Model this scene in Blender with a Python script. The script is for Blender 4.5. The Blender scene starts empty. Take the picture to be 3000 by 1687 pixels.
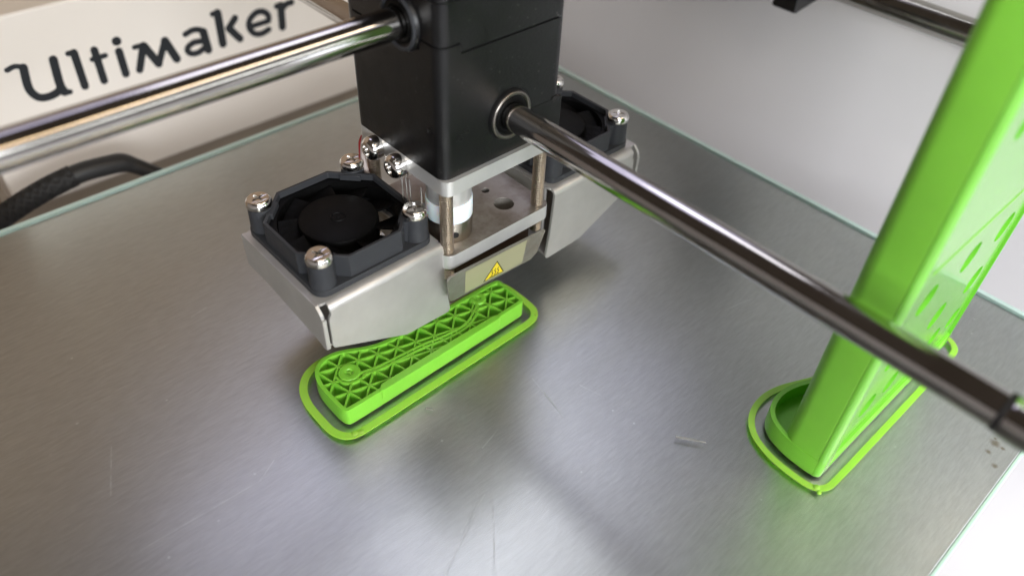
import bpy, bmesh, math, random
from mathutils import Vector, Matrix
from mathutils.geometry import tessellate_polygon
random.seed(7)
R = math.radians
S = 0.001                                   # all numbers below are millimetres
H = 142.0                                   # camera height over the glass
scene = bpy.context.scene
col = scene.collection

# ------------------------------------------------------------------ camera
cd = bpy.data.cameras.new("camera")
cam = bpy.data.objects.new("camera", cd)
col.objects.link(cam)
cd.sensor_width = 36.0
cd.lens = 27.4507
cd.clip_start = 0.005
cd.clip_end = 50.0
RX = Vector((0.73704569, -0.67474682, 0.03847559))
RD = Vector((-0.43915078, -0.52141603, -0.7316228))
RF = Vector((0.51372195, 0.52234284, -0.68062303))
m = Matrix((RX, -RD, -RF)).transposed().to_4x4()
m.translation = Vector((0, 0, H * S))
cam.matrix_world = m
cd.dof.use_dof = True
cd.dof.focus_distance = 0.180
cd.dof.aperture_fstop = 10.5
scene.camera = cam

# ------------------------------------------------------------------ light
scene.view_settings.view_transform = 'Standard'
scene.view_settings.look = 'None'
scene.view_settings.exposure = 0.0
scene.view_settings.gamma = 1.0
scene.render.engine = 'CYCLES'
scene.cycles.use_denoising = True
scene.cycles.max_bounces = 10
scene.cycles.diffuse_bounces = 4
scene.cycles.glossy_bounces = 6
scene.cycles.transmission_bounces = 8
scene.cycles.sample_clamp_indirect = 6.0
w = bpy.data.worlds.new("World")
scene.world = w
w.use_nodes = True
bg = w.node_tree.nodes["Background"]
bg.inputs[0].default_value = (0.060, 0.047, 0.037, 1)
bg.inputs[1].default_value = 1.0


def area(name, loc, target, sx, sy, power, color, spread=180):
    l = bpy.data.lights.new(name, 'AREA')
    l.shape = 'RECTANGLE'
    l.size, l.size_y = sx * S, sy * S
    l.energy = power
    l.color = color
    l.spread = R(spread)
    o = bpy.data.objects.new(name, l)
    col.objects.link(o)
    o.location = Vector(loc) * S
    o.rotation_euler = (Vector(target) - Vector(loc)).to_track_quat('-Z', 'Y').to_euler()
    return o


def spot(name, loc, target, power, color, deg, blend, rad):
    l = bpy.data.lights.new(name, 'SPOT')
    l.energy = power
    l.color = color
    l.spot_size = R(deg)
    l.spot_blend = blend
    l.shadow_soft_size = rad * S
    o = bpy.data.objects.new(name, l)
    col.objects.link(o)
    o.location = Vector(loc) * S
    o.rotation_euler = (Vector(target) - Vector(loc)).to_track_quat('-Z', 'Y').to_euler()
    return o


area("window_light", (-190, -640, 270), (120, 90, 20), 520, 240, 8.4, (0.93, 0.96, 1.0))
area("side_window", (400, -700, 270), (150, 60, 20), 700, 90, 1.1, (0.92, 0.96, 0.95))
area("table_fill", (260, -330, 420), (240, -300, -110), 500, 300, 1.0, (0.90, 0.94, 1.0), 110)  # added lamp: lights the unseen table so it bounces onto front faces
area("warm_lamp", (300, -350, 620), (80, 240, 10), 700, 48, 1.1, (1.0, 0.70, 0.38))
area("ceiling_light", (540, 650, 1000), (540, 650, 0), 1000, 420, 2.2, (0.76, 0.74, 1.0))
area("ceiling_lamp", (430, 440, 990), (430, 440, 0), 300, 280, 0.9, (0.92, 0.92, 1.0))
area("panel_fill", (205, -140, 40), (252, 8, -40), 80, 50, 0.11, (0.84, 0.91, 1.0), 130)  # added low lamp: brightens the side panel mirrored in the tall print's face
area("top_fill", (-170, -330, 640), (60, 60, 0), 320, 220, 1.2, (1.0, 0.94, 0.87))  # added fill from above for the upward faces of prints and skirts
spot("left_fill_spot", (-260, -60, 270), (117, 30, 116), 2.6, (1.0, 0.97, 0.90), 10, .7, 22)  # added spot: brightens the top of the tall print's left face
spot("low_fill_spot", (-260, -60, 160), (117, 29, 31), 4.2, (1.0, 0.97, 0.90), 4, .9, 20)  # added narrow spot: puts a bright patch low on that same face

# ------------------------------------------------------------------ mesh helpers (mm)
ORG = {}


def empty(name, loc, label, cat, group=None, kind=None):
    o = bpy.data.objects.new(name, None)
    col.objects.link(o)
    o.empty_display_size = 0.005
    o.location = Vector(loc) * S
    ORG[o.name] = Vector(loc)
    o['label'] = label
    o['category'] = cat
    if group:
        o['group'] = group
    if kind:
        o['kind'] = kind
    return o


class MB:
    def __init__(s):
        s.v, s.f, s.mi, s.sm = [], [], [], []

    def add(s, vf, mi=0, smooth=False, fn=None):
        v, f = vf
        b = len(s.v)
        s.v += [tuple(fn(*p)) if fn else tuple(p) for p in v]
        for q in f:
            s.f.append([b + i for i in q])
            s.mi.append(mi)
            s.sm.append(smooth)
        return s

    def build(s, name, mats, parent=None, origin=None, bevel=0, seg=2, fn=None, auto=None):
        if not isinstance(mats, (list, tuple)):
            mats = [mats]
        pts = [Vector(fn(*p)) if fn else Vector(p) for p in s.v]
        base = Vector((0, 0, 0))
        pr = parent
        chain = Vector((0, 0, 0))
        if parent is not None:
            chain = ORG.get(parent.name, Vector((0, 0, 0)))
        if origin is None:
            origin = chain if parent is not None else sum(pts, Vector()) / len(pts)
        origin = Vector(origin)
        me = bpy.data.meshes.new(name)
        me.from_pydata([((p - origin) * S) for p in pts], [], s.f)
        for mt in mats:
            me.materials.append(mt)
        me.polygons.foreach_set("material_index", s.mi)
        me.polygons.foreach_set("use_smooth", s.sm)
        bm = bmesh.new()
        bm.from_mesh(me)
        bmesh.ops.recalc_face_normals(bm, faces=bm.faces)
        bm.to_mesh(me)
        bm.free()
        me.update()
        o = bpy.data.objects.new(name, me)
        col.objects.link(o)
        if parent is not None:
            o.parent = parent
            o.location = (origin - chain) * S
        else:
            o.location = origin * S
        ORG[o.name] = origin
        if bevel:
            bv = o.modifiers.new("edge", 'BEVEL')
            bv.width = bevel * S
            bv.segments = seg
            bv.limit_method = 'ANGLE'
            bv.angle_limit = R(40)
            bv.harden_normals = False
        if auto:
            for p in me.polygons:
                p.use_smooth = True
            me.set_sharp_from_angle(angle=R(auto))
        return o


def box(x0, x1, y0, y1, z0, z1):
    v = [(x, y, z) for x in (x0, x1) for y in (y0, y1) for z in (z0, z1)]
    return v, [(0, 1, 3, 2), (4, 6, 7, 5), (0, 4, 5, 1), (2, 3, 7, 6), (0, 2, 6, 4), (1, 5, 7, 3)]


def prism(poly, a0, a1, axis='z', holes=()):
    """poly in 2D extruded between a0 and a1 along axis; holes cut through."""
    def mp(p, a):
        if axis == 'z':
            return (p[0], p[1], a)
        if axis == 'y':
            return (p[0], a, p[1])
        return (a, p[0], p[1])
    loops = [list(poly)] + [list(h) for h in holes]
    flat = [p for l in loops for p in l]
    n = len(flat)
    v = [mp(p, a0) for p in flat] + [mp(p, a1) for p in flat]
    tris = tessellate_polygon([[Vector((p[0], p[1], 0)) for p in l] for l in loops])
    f = [tuple(t) for t in tris] + [tuple(n + i for i in reversed(t)) for t in tris]
    b = 0
    for l in loops:
        k = len(l)
        for i in range(k):
            j = (i + 1) % k
            f.append((b + i, b + j, n + b + j, n + b + i))
        b += k
    return v, f


def lathe(prof, cx, cy, n=32, axis='z', closed=False):
    """prof: list of (r, h); revolved round axis through (cx, cy)."""
    v, f = [], []
    for r, h in prof:
        for i in range(n):
            t = 2 * math.pi * i / n
            a, b = cx + r * math.cos(t), cy + r * math.sin(t)
            v.append((a, b, h) if axis == 'z' else ((a, h, b) if axis == 'y' else (h, a, b)))
    m_ = len(prof)
    for k in range(m_ - (0 if closed else 1)):
        k2 = (k + 1) % m_
        for i in range(n):
            j = (i + 1) % n
            f.append((k * n + i, k * n + j, k2 * n + j, k2 * n + i))
    if not closed:
        if prof[0][0] > 1e-6:
            f.append(tuple(range(n)))
        if prof[-1][0] > 1e-6:
            f.append(tuple((m_ - 1) * n + i for i in range(n)))
    return v, f


def tube(path, rad, n=12, cap=True, rfun=None):
    P = [Vector(p) for p in path]
    v, f = [], []
    up = Vector((0, 0, 1))
    for i, p in enumerate(P):
        t = (P[min(i + 1, len(P) - 1)] - P[max(i - 1, 0)]).normalized()
        a = t.cross(up)
        if a.length < 1e-4:
            a = t.cross(Vector((1, 0, 0)))
        a.normalize()
        b = a.cross(t).normalized()
        for k in range(n):
            th = 2 * math.pi * k / n
            r = rfun(i, th) if rfun else (rad[i] if isinstance(rad, (list, tuple)) else rad)
            v.append(p + a * math.cos(th) * r + b * math.sin(th) * r)
    for i in range(len(P) - 1):
        for k in range(n):
            j = (k + 1) % n
            f.append((i * n + k, i * n + j, (i + 1) * n + j, (i + 1) * n + k))
    if cap:
        f.append(tuple(range(n)))
        f.append(tuple((len(P) - 1) * n + k for k in range(n)))
    return v, f


def spline(pts, n=8, closed=False):
    P = [Vector(p) for p in pts]
    out = []
    N = len(P)
    for i in range(N if closed else N - 1):
        g = (lambda k: P[k % N]) if closed else (lambda k: P[max(0, min(N - 1, k))])
        p0, p1, p2, p3 = g(i - 1), g(i), g(i + 1), g(i + 2)
        for k in range(n):
            t = k / n
            out.append(0.5 * ((2 * p1) + (p2 - p0) * t + (2 * p0 - 5 * p1 + 4 * p2 - p3) * t * t + (3 * p1 - p0 - 3 * p2 + p3) * t ** 3))
    if not closed:
        out.append(P[-1])
    return [tuple(q) for q in out]


def circle(cx, cy, r, n=24, a0=0.0):
    return [(cx + r * math.cos(a0 + 2 * math.pi * i / n), cy + r * math.sin(a0 + 2 * math.pi * i / n)) for i in range(n)]


def rrect(x0, x1, y0, y1, r, n=6):
    rr = r if isinstance(r, (list, tuple)) else (r,) * 4      # corners: x0y0, x1y0, x1y1, x0y1
    out = []
    for (cx, cy, a, q) in ((x0, y0, 180, rr[0]), (x1, y0, 270, rr[1]), (x1, y1, 0, rr[2]), (x0, y1, 90, rr[3])):
        sx = 1 if cx == x0 else -1
        sy = 1 if cy == y0 else -1
        if q <= 0:
            out.append((cx, cy))
            continue
        for i in range(n + 1):
            t = R(a + 90 * i / n)
            out.append((cx + sx * q + q * math.cos(t), cy + sy * q + q * math.sin(t)))
    return out


def area2(p):
    return sum(p[i][0] * p[(i + 1) % len(p)][1] - p[(i + 1) % len(p)][0] * p[i][1] for i in range(len(p))) / 2


def offset(poly, d):
    """outward for d > 0"""
    if area2(poly) < 0:
        poly = poly[::-1]
    n = len(poly)
    out = []
    for i in range(n):
        a, b, c = Vector(poly[i - 1]).to_2d(), Vector(poly[i]).to_2d(), Vector(poly[(i + 1) % n]).to_2d()
        e1, e2 = (b - a), (c - b)
        if e1.length < 1e-6 or e2.length < 1e-6:
            continue
        e1.normalize()
        e2.normalize()
        n1, n2 = Vector((e1.y, -e1.x)), Vector((e2.y, -e2.x))
        nn = n1 + n2
        if nn.length < 1e-4:
            continue
        nn.normalize()
        k = d / max(0.5, nn.dot(n1))
        out.append((b.x + nn.x * k, b.y + nn.y * k))
    return out


def resample(poly, step):
    n = len(poly)
    out = []
    for i in range(n):
        a, b = Vector(poly[i]).to_2d(), Vector(poly[(i + 1) % n]).to_2d()
        k = max(1, int((b - a).length / step))
        for j in range(k):
            q = a.lerp(b, j / k)
            out.append((q.x, q.y))
    return out


def chaikin(poly, it=2, closed=True):
    for _ in range(it):
        o = []
        n = len(poly)
        for i in range(n if closed else n - 1):
            a, b = poly[i], poly[(i + 1) % n]
            o += [(a[0] * .75 + b[0] * .25, a[1] * .75 + b[1] * .25), (a[0] * .25 + b[0] * .75, a[1] * .25 + b[1] * .75)]
        if not closed:
            o = [poly[0]] + o + [poly[-1]]
        poly = o
    return poly


def strip(path, wd, n_end=6):
    """outline of a stroke of width wd with round ends along a 2D path"""
    P = [Vector(p) for p in path]
    L, Rr = [], []
    for i, p in enumerate(P):
        t = (P[min(i + 1, len(P) - 1)] - P[max(i - 1, 0)]).normalized()
        nrm = Vector((-t.y, t.x))
        L.append(p + nrm * wd / 2)
        Rr.append(p - nrm * wd / 2)
    def cap(c, t):
        a = math.atan2(t.y, t.x)
        return [c + Vector((math.cos(a + math.pi / 2 - math.pi * k / n_end), math.sin(a + math.pi / 2 - math.pi * k / n_end))) * wd / 2 for k in range(1, n_end)]
    t1 = (P[-1] - P[-2]).normalized()
    t0 = (P[0] - P[1]).normalized()
    out = L + cap(P[-1], t1) + Rr[::-1] + cap(P[0], t0)
    return [(p.x, p.y) for p in out]


def inpoly(x, y, poly):
    c = False
    for i in range(len(poly)):
        (x1, y1), (x2, y2) = poly[i - 1], poly[i]
        if (y1 > y) != (y2 > y) and x < (x2 - x1) * (y - y1) / (y2 - y1) + x1:
            c = not c
    return c


def clip_line(p, d, poly):
    """parameter intervals of p + t d inside poly"""
    ts = []
    for i in range(len(poly)):
        a, b = Vector(poly[i - 1]), Vector(poly[i])
        e = b - a
        den = d.x * e.y - d.y * e.x
        if abs(den) < 1e-9:
            continue
        w_ = a - p
        t = (w_.x * e.y - w_.y * e.x) / den
        u = (w_.x * d.y - w_.y * d.x) / den
        if 0 <= u < 1:
            ts.append(t)
    ts.sort()
    return [(ts[i], ts[i + 1]) for i in range(0, len(ts) - 1, 2)]


# places: the head block and the bed were measured with their own scale from the lens
def B(x, y, z):                                   # head block
    return (0.9 * x, 0.9 * y, H - 0.9 * (146 - z))


def F(x, y, z):                                   # fans, shrouds, back panel
    return (x, y, z - 4.0)


G_ = H / 146.0


def G(x, y, z=0.0):                               # things on the glass
    return (x * G_, y * G_, z * G_)


# ------------------------------------------------------------------ materials
def mat(name, color=(.5, .5, .5), rough=.5, metal=0.0, **kw):
    mt = bpy.data.materials.new(name)
    mt.use_nodes = True
    b = mt.node_tree.nodes["Principled BSDF"]
    b.inputs["Base Color"].default_value = (*color, 1)
    b.inputs["Roughness"].default_value = rough
    b.inputs["Metallic"].default_value = metal
    for k, v_ in kw.items():
        b.inputs[k.replace("_", " ")].default_value = v_
    return mt


class N:
    """tiny node helper"""
    def __init__(s, mt):
        s.t = mt.node_tree
        s.b = s.t.nodes["Principled BSDF"]

    def n(s, typ, **kw):
        nd = s.t.nodes.new(typ)
        for k, v_ in kw.items():
            if k.startswith("i_"):
                nd.inputs[k[2:].replace("_", " ")].default_value = v_
            else:
                setattr(nd, k, v_)
        return nd

    def l(s, a, b):
        s.t.links.new(a, b)

    def obj(s, scale=(1, 1, 1), rot=(0, 0, 0)):
        tc = s.n("ShaderNodeTexCoord")
        mp = s.n("ShaderNodeMapping")
        mp.inputs["Scale"].default_value = scale
        mp.inputs["Rotation"].default_value = rot
        s.l(tc.outputs["Object"], mp.inputs["Vector"])
        return mp.outputs["Vector"]

    def noise(s, vec, scale, detail=4, rough=.55):
        nd = s.n("ShaderNodeTexNoise")
        nd.inputs["Scale"].default_value = scale
        nd.inputs["Detail"].default_value = detail
        nd.inputs["Roughness"].default_value = rough
        s.l(vec, nd.inputs["Vector"])
        return nd.outputs["Fac"]

    def ramp(s, fac, stops):
        nd = s.n("ShaderNodeValToRGB")
        cr = nd.color_ramp
        while len(cr.elements) < len(stops):
            cr.elements.new(0.5)
        for e, (p, c) in zip(cr.elements, stops):
            e.position = p
            e.color = (*c, 1) if isinstance(c, (tuple, list)) else (c, c, c, 1)
        s.l(fac, nd.inputs["Fac"])
        return nd.outputs["Color"]

    def bump(s, h, strength, dist):
        nd = s.n("ShaderNodeBump")
        nd.inputs["Strength"].default_value = strength
        nd.inputs["Distance"].default_value = dist
        s.l(h, nd.inputs["Height"])
        s.l(nd.outputs["Normal"], s.b.inputs["Normal"])

    def math(s, op, a, b=None, c=None, clamp=False):
        nd = s.n("ShaderNodeMath", operation=op, use_clamp=clamp)
        for i, q in enumerate((a, b, c)):
            if q is None:
                continue
            if isinstance(q, (int, float)):
                nd.inputs[i].default_value = q
            else:
                s.l(q, nd.inputs[i])
        return nd.outputs[0]

    def mix(s, fac, a, b):
        nd = s.n("ShaderNodeMix", data_type='RGBA')
        for q, i in ((fac, 0), (a, 6), (b, 7)):
            if isinstance(q, (int, float)):
                nd.inputs[i].default_value = q
            elif isinstance(q, tuple):
                nd.inputs[i].default_value = (*q, 1)
            else:
                s.l(q, nd.inputs[i])
        return nd.outputs[2]


def make_black_plastic(name, base, rough, dust=True, spec=.42):
    mt = mat(name, base, rough, 0, Specular_IOR_Level=spec)
    n = N(mt)
    v = n.obj()
    fine = n.noise(v, 5200, 3, .6)
    n.bump(n.math('ADD', fine, n.math('MULTIPLY', n.noise(v, 1800, 2, .6), 1.2)), .24, .00012)
    r_ = n.ramp(n.noise(v, 160, 4), [(.3, rough - .06), (.75, rough + .12)])
    n.l(r_, n.b.inputs["Roughness"])
    if dust:
        vo = n.n("ShaderNodeTexVoronoi")
        vo.inputs["Scale"].default_value = 650
        n.l(v, vo.inputs["Vector"])
        sp = n.ramp(vo.outputs["Distance"], [(.10, 1.0), (.17, 0.0)])
        big = n.ramp(n.noise(v, 110, 3), [(.50, 0.0), (.66, 1.0)])
        fac = n.math('MULTIPLY', n.math('MULTIPLY', sp, big), .16)
        c = n.mix(fac, tuple(base), (.30, .29, .27))
        n.l(c, n.b.inputs["Base Color"])
    return mt


def make_metal(name, base, rough, grain=(1, 1, 1), gs=1500, bump=.06, smudge=.08, metal=1.0):
    mt = mat(name, base, rough, metal)
    n = N(mt)
    v = n.obj(grain)
    g = n.noise(v, gs, 4, .6)
    v2 = n.obj()
    sm = n.noise(v2, 120, 4, .6)
    r_ = n.math('ADD', n.math('MULTIPLY', sm, smudge), n.math('MULTIPLY_ADD', g, .08, rough - .04 - smudge * .5))
    n.l(r_, n.b.inputs["Roughness"])
    c = n.mix(n.ramp(sm, [(.3, 0.0), (.7, 1.0)]), tuple(q * .86 for q in base), tuple(base))
    n.l(c, n.b.inputs["Base Color"])
    n.bump(g, bump, .0001)
    return mt


M_black = make_black_plastic("black_moulded_plastic", (.0045, .0045, .005), .34)
M_fan = make_black_plastic("black_fan_plastic", (.032, .034, .038), .5, False, .3)
M_rotor = make_black_plastic("black_rotor_plastic", (.003, .003, .003), .45, False, .10)
M_dark = mat("dark_gap", (.006, .005, .005), .8)
M_alu = make_metal("milled_aluminium", (.74, .74, .73), .34, (1, 1, .06), 2600, .14, .08, .6)
M_sheet = make_metal("satin_sheet_steel", (.56, .545, .52), .44, (1, 1, 1), 1800, .05, .12, .6)
M_cover = make_metal("dull_cover_steel", (.36, .35, .31), .42, (1, 1, 1), 900, .05, .15, .7)
M_plate = make_metal("dull_aluminium_plate", (.45, .42, .38), .40, (1, 1, 1), 700, .10, .2, .7)
M_zinc = make_metal("zinc_screw", (.82, .80, .77), .16, (1, 1, 1), 900, .03)
M_rod = make_metal("polished_steel_rod", (.48, .46, .44), .12, (1, 1, 1), 500, .012, .16)
for mt_, amt in ((M_plate, .6), (M_cover, .35)):          # heat stains and grime
    n = N(mt_)
    v = n.obj()
    old = n.b.inputs["Base Color"].links[0].from_socket
    g_ = n.math('MULTIPLY', n.ramp(n.noise(v, 140, 6, .65), [(.42, 0.0), (.66, 1.0)]), amt)
    n.l(n.mix(g_, old, (.15, .11, .075)), n.b.inputs["Base Color"])
M_thread = make_metal("threaded_steel", (.60, .53, .45), .30, (1, 1, 1), 900, .04)
M_brass = make_metal("burnished_ring", (.36, .32, .27), .34, (1, 1, 1), 600, .05)
M_ring = make_metal("worn_bearing_steel", (.24, .22, .20), .34, (1, 1, 1), 600, .05)
M_ptfe = mat("milky_ptfe", (.82, .87, .92), .35, 0, Subsurface_Weight=.6, Subsurface_Scale=.002)
M_white = mat("white_panel", (.61, .595, .60), .45)
n = N(M_white)
n.bump(n.noise(n.obj(), 900, 3), .03, .0002)
M_cream = mat("cream_panel", (.80, .75, .685), .38)
M_taupe = mat("taupe_wood_panel", (.42, .34, .26), .5)
n = N(M_taupe)
g_ = n.noise(n.obj((3, 40, 40)), 4, 4)
n.l(n.mix(n.ramp(g_, [(.35, 0.0), (.65, 1.0)]), (.36, .29, .21), (.48, .40, .31)), n.b.inputs["Base Color"])
M_letter = mat("dark_letter_print", (.008, .010, .013), .5)
M_cable = mat("black_braid", (.008, .0075, .007), .7)
M_shrink = mat("black_heat_shrink", (.011, .0105, .010), .5)
M_red = mat("red_wire", (.35, .01, .012), .4)
M_wirew = mat("pale_wire", (.45, .38, .35), .5)
M_brown = mat("scorched_brown", (.045, .025, .014), .6)
M_string = mat("clear_plastic_string", (.62, .61, .57), .25, 0, Transmission_Weight=.75)
M_yellow = mat("warning_yellow", (.80, .62, .03), .4)
M_ink = mat("warning_black", (.02, .018, .012), .5)
M_film = mat("tinted_label_film", (.42, .41, .25), .30, .3)
M_table = mat("pale_table", (.42, .41, .42), .5)


def make_green(name, base, rough, sss, lines=True, coat=0.0):
    mt = mat(name, base, rough, 0, Subsurface_Weight=sss, Subsurface_Scale=.0018, Coat_Weight=coat, Coat_Roughness=.14)
    mt.node_tree.nodes["Principled BSDF"].inputs["Subsurface Radius"].default_value = (.5, 1.0, .2)
    n = N(mt)
    v = n.obj((1, 1, 1))
    nz = n.noise(v, 260, 4)
    h = nz
    if lines:
        wv = n.n("ShaderNodeTexWave", wave_type='BANDS', bands_direction='Z')
        wv.inputs["Scale"].default_value = 3200
        wv.inputs["Distortion"].default_value = .6
        n.l(v, wv.inputs["Vector"])
        h = n.math('ADD', n.math('MULTIPLY', nz, .5), n.math('MULTIPLY', wv.outputs["Fac"], .35))
    if coat:
        sparkle = n.noise(v, 1500, 2, .7)
        streak = n.noise(n.obj((6, 6, 1), (0, R(38), 0)), 160, 4)
        h = n.math('ADD', h, n.math('ADD', n.math('MULTIPLY', sparkle, .9), n.math('MULTIPLY', streak, 1.0)))
    n.bump(h, .14 if not coat else .22, .0002)
    c = n.mix(n.ramp(n.noise(v, 90, 3), [(.3, 0.0), (.7, 1.0)]), tuple(q * .92 for q in base), base)
    n.l(c, n.b.inputs["Base Color"])
    return mt


M_green = make_green("green_print_plastic", (.22, .58, .05), .38, .25)
M_glossgreen = make_green("glossy_green_face", (.19, .55, .05), .20, .2, True, .8)
M_skirt = make_green("thin_green_skirt", (.34, .80, .07), .36, .6, False)

# bed metal with brushed grain, scratches and stains
M_bed = mat("brushed_bed_aluminium", (.58, .57, .55), .27, 1.0)
n = N(M_bed)
tc = n.n("ShaderNodeTexCoord")
P_ = tc.outputs["Object"]
v = n.obj((1, 7, 1), (0, 0, R(-18)))
grain = n.noise(v, 260, 6, .7)
v3 = n.obj()
cloud = n.noise(v3, 22, 5, .6)
speck = n.noise(v3, 1400, 4, .7)
rg = n.math('ADD', n.math('MULTIPLY_ADD', grain, .10, .24), n.math('MULTIPLY', cloud, .10))
vo = n.n("ShaderNodeTexVoronoi")
vo.inputs["Scale"].default_value = 170
n.l(v3, vo.inputs["Vector"])
sepc = n.n("ShaderNodeSeparateColor")
n.l(vo.outputs["Color"], sepc.inputs[0])
spk = n.math('MULTIPLY', n.ramp(vo.outputs["Distance"], [(.035, 1.0), (.06, 0.0)]), n.ramp(sepc.outputs[0], [(.55, 0.0), (.6, 1.0)]))


def seg_mask(n, pos, a, b, wd):
    """1 on a thin line from a to b (bed millimetres), 0 elsewhere"""
    a, b = Vector((a[0], a[1], -1.24)) * S, Vector((b[0], b[1], -1.24)) * S
    d = b - a
    L = d.length
    sub = n.n("ShaderNodeVectorMath", operation='SUBTRACT')
    n.l(pos, sub.inputs[0])
    sub.inputs[1].default_value = a
    dt = n.n("ShaderNodeVectorMath", operation='DOT_PRODUCT')
    n.l(sub.outputs[0], dt.inputs[0])
    dt.inputs[1].default_value = d / (L * L)
    cl = n.math('MULTIPLY', dt.outputs["Value"], 1.0, clamp=True)
    sc_ = n.n("ShaderNodeVectorMath", operation='SCALE')
    sc_.inputs[0].default_value = d
    n.l(cl, sc_.inputs["Scale"])
    df = n.n("ShaderNodeVectorMath", operation='DISTANCE')
    n.l(sub.outputs[0], df.inputs[0])
    n.l(sc_.outputs[0], df.inputs[1])
    return n.math('SUBTRACT', 1.0, n.math('DIVIDE', df.outputs["Value"], wd * S), clamp=True)


SCR = [((53.0, 65.1), (62.5, 68.6)), ((57.1, 66.8), (61.4, 69.5)), ((44.0, 59.6), (57.6, 66.3)), ((61.1, 64.3), (51.5, 52.9)),
       ((.6, 104.1), (28.2, 102.9)), ((28.2, 102.9), (33.1, 105.6)), ((92.7, 85.5), (90.3, 72.4)),
       ((100.1, 76.3), (101.6, 70.9)), ((39.7, 158.4), (44.0, 159.2)), ((87.0, 81.3), (92.0, 81.6)), ((149.8, 68.7), (158, 67)),
       ((70, 78), (76, 79.5)), ((8, 132), (3, 120))]
acc = None
for a, b in SCR:
    k = seg_mask(n, P_, (a[0] * G_, a[1] * G_), (b[0] * G_, b[1] * G_), .22)
    acc = k if acc is None else n.math('MAXIMUM', acc, k)
brk = n.ramp(n.noise(v3, 500, 3), [(.35, 0.15), (.6, 1.0)])
scr = n.math('MULTIPLY', acc, brk)
# random short scuffs
vs = n.obj((1, 14, 1), (0, 0, R(-22)))
sc1 = n.ramp(n.noise(vs, 420, 2, .5), [(.73, 0.0), (.79, 1.0)])
vs2 = n.obj((14, 1, 1), (0, 0, R(15)))
sc2 = n.ramp(n.noise(vs2, 300, 2, .5), [(.76, 0.0), (.82, 1.0)])
patch = n.ramp(n.noise(v3, 30, 3), [(.46, 0.0), (.62, 1.0)])
scuff = n.math('MULTIPLY', n.math('MAXIMUM', sc1, sc2), patch)
lightmarks = n.math('MAXIMUM', n.math('MAXIMUM', n.math('MULTIPLY', scr, .6), n.math('MULTIPLY', sc2, .22)), n.math('MULTIPLY', spk, .6), clamp=True)
c = n.mix(n.ramp(grain, [(.3, 0.0), (.7, 1.0)]), (.52, .51, .495), (.65, .64, .625))
c = n.mix(n.math('MULTIPLY', scuff, .5), c, (.26, .25, .24))
stain = None
for (sx, sy, sr) in ((161.7, .3, 1.5), (158.0, .3, .8), (155.2, -2.4, .9), (161.5, -1.6, .7), (163, .8, .5)):
    ds = n.n("ShaderNodeVectorMath", operation='DISTANCE')
    n.l(P_, ds.inputs[0])
    ds.inputs[1].default_value = (sx * G_ * S, sy * G_ * S, -.00124)
    k = n.math('SUBTRACT', 1.0, n.math('DIVIDE', n.math('ADD', ds.outputs["Value"], n.math('MULTIPLY', speck, sr * S)), sr * 1.5 * S), clamp=True)
    stain = k if stain is None else n.math('MAXIMUM', stain, k)
c = n.mix(n.math('MULTIPLY', stain, 2.0, clamp=True), c, (.32, .27, .21))
c = n.mix(n.math('MULTIPLY', lightmarks, .9), c, (.95, .95, .93))
tg = n.n("ShaderNodeCombineXYZ")
tg.inputs[0].default_value, tg.inputs[1].default_value = math.cos(R(62)), math.sin(R(62))
n.l(tg.outputs[0], n.b.inputs["Tangent"])
n.b.inputs["Anisotropic"].default_value = .62
n.l(c, n.b.inputs["Base Color"])
n.l(n.math('ADD', rg, n.math('MULTIPLY', lightmarks, .30)), n.b.inputs["Roughness"])
n.l(n.math('MULTIPLY_ADD', lightmarks, -.75, 1.0, clamp=True), n.b.inputs["Metallic"])
n.bump(n.math('ADD', grain, n.math('MULTIPLY', scr, -1.0)), .12, .00012)

M_glass = mat("clear_glass", (.95, .985, .98), .12, 0, Transmission_Weight=1.0, IOR=1.2)
M_edge = mat("teal_glass_edge", (.62, .80, .74), .22, 0, Transmission_Weight=.15, IOR=1.45)

# ------------------------------------------------------------------ setting
tb = MB().add(box(-2500, 2500, -2500, 2500, -140, -110)).build("table", M_table)
tb['kind'] = 'structure'

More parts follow.
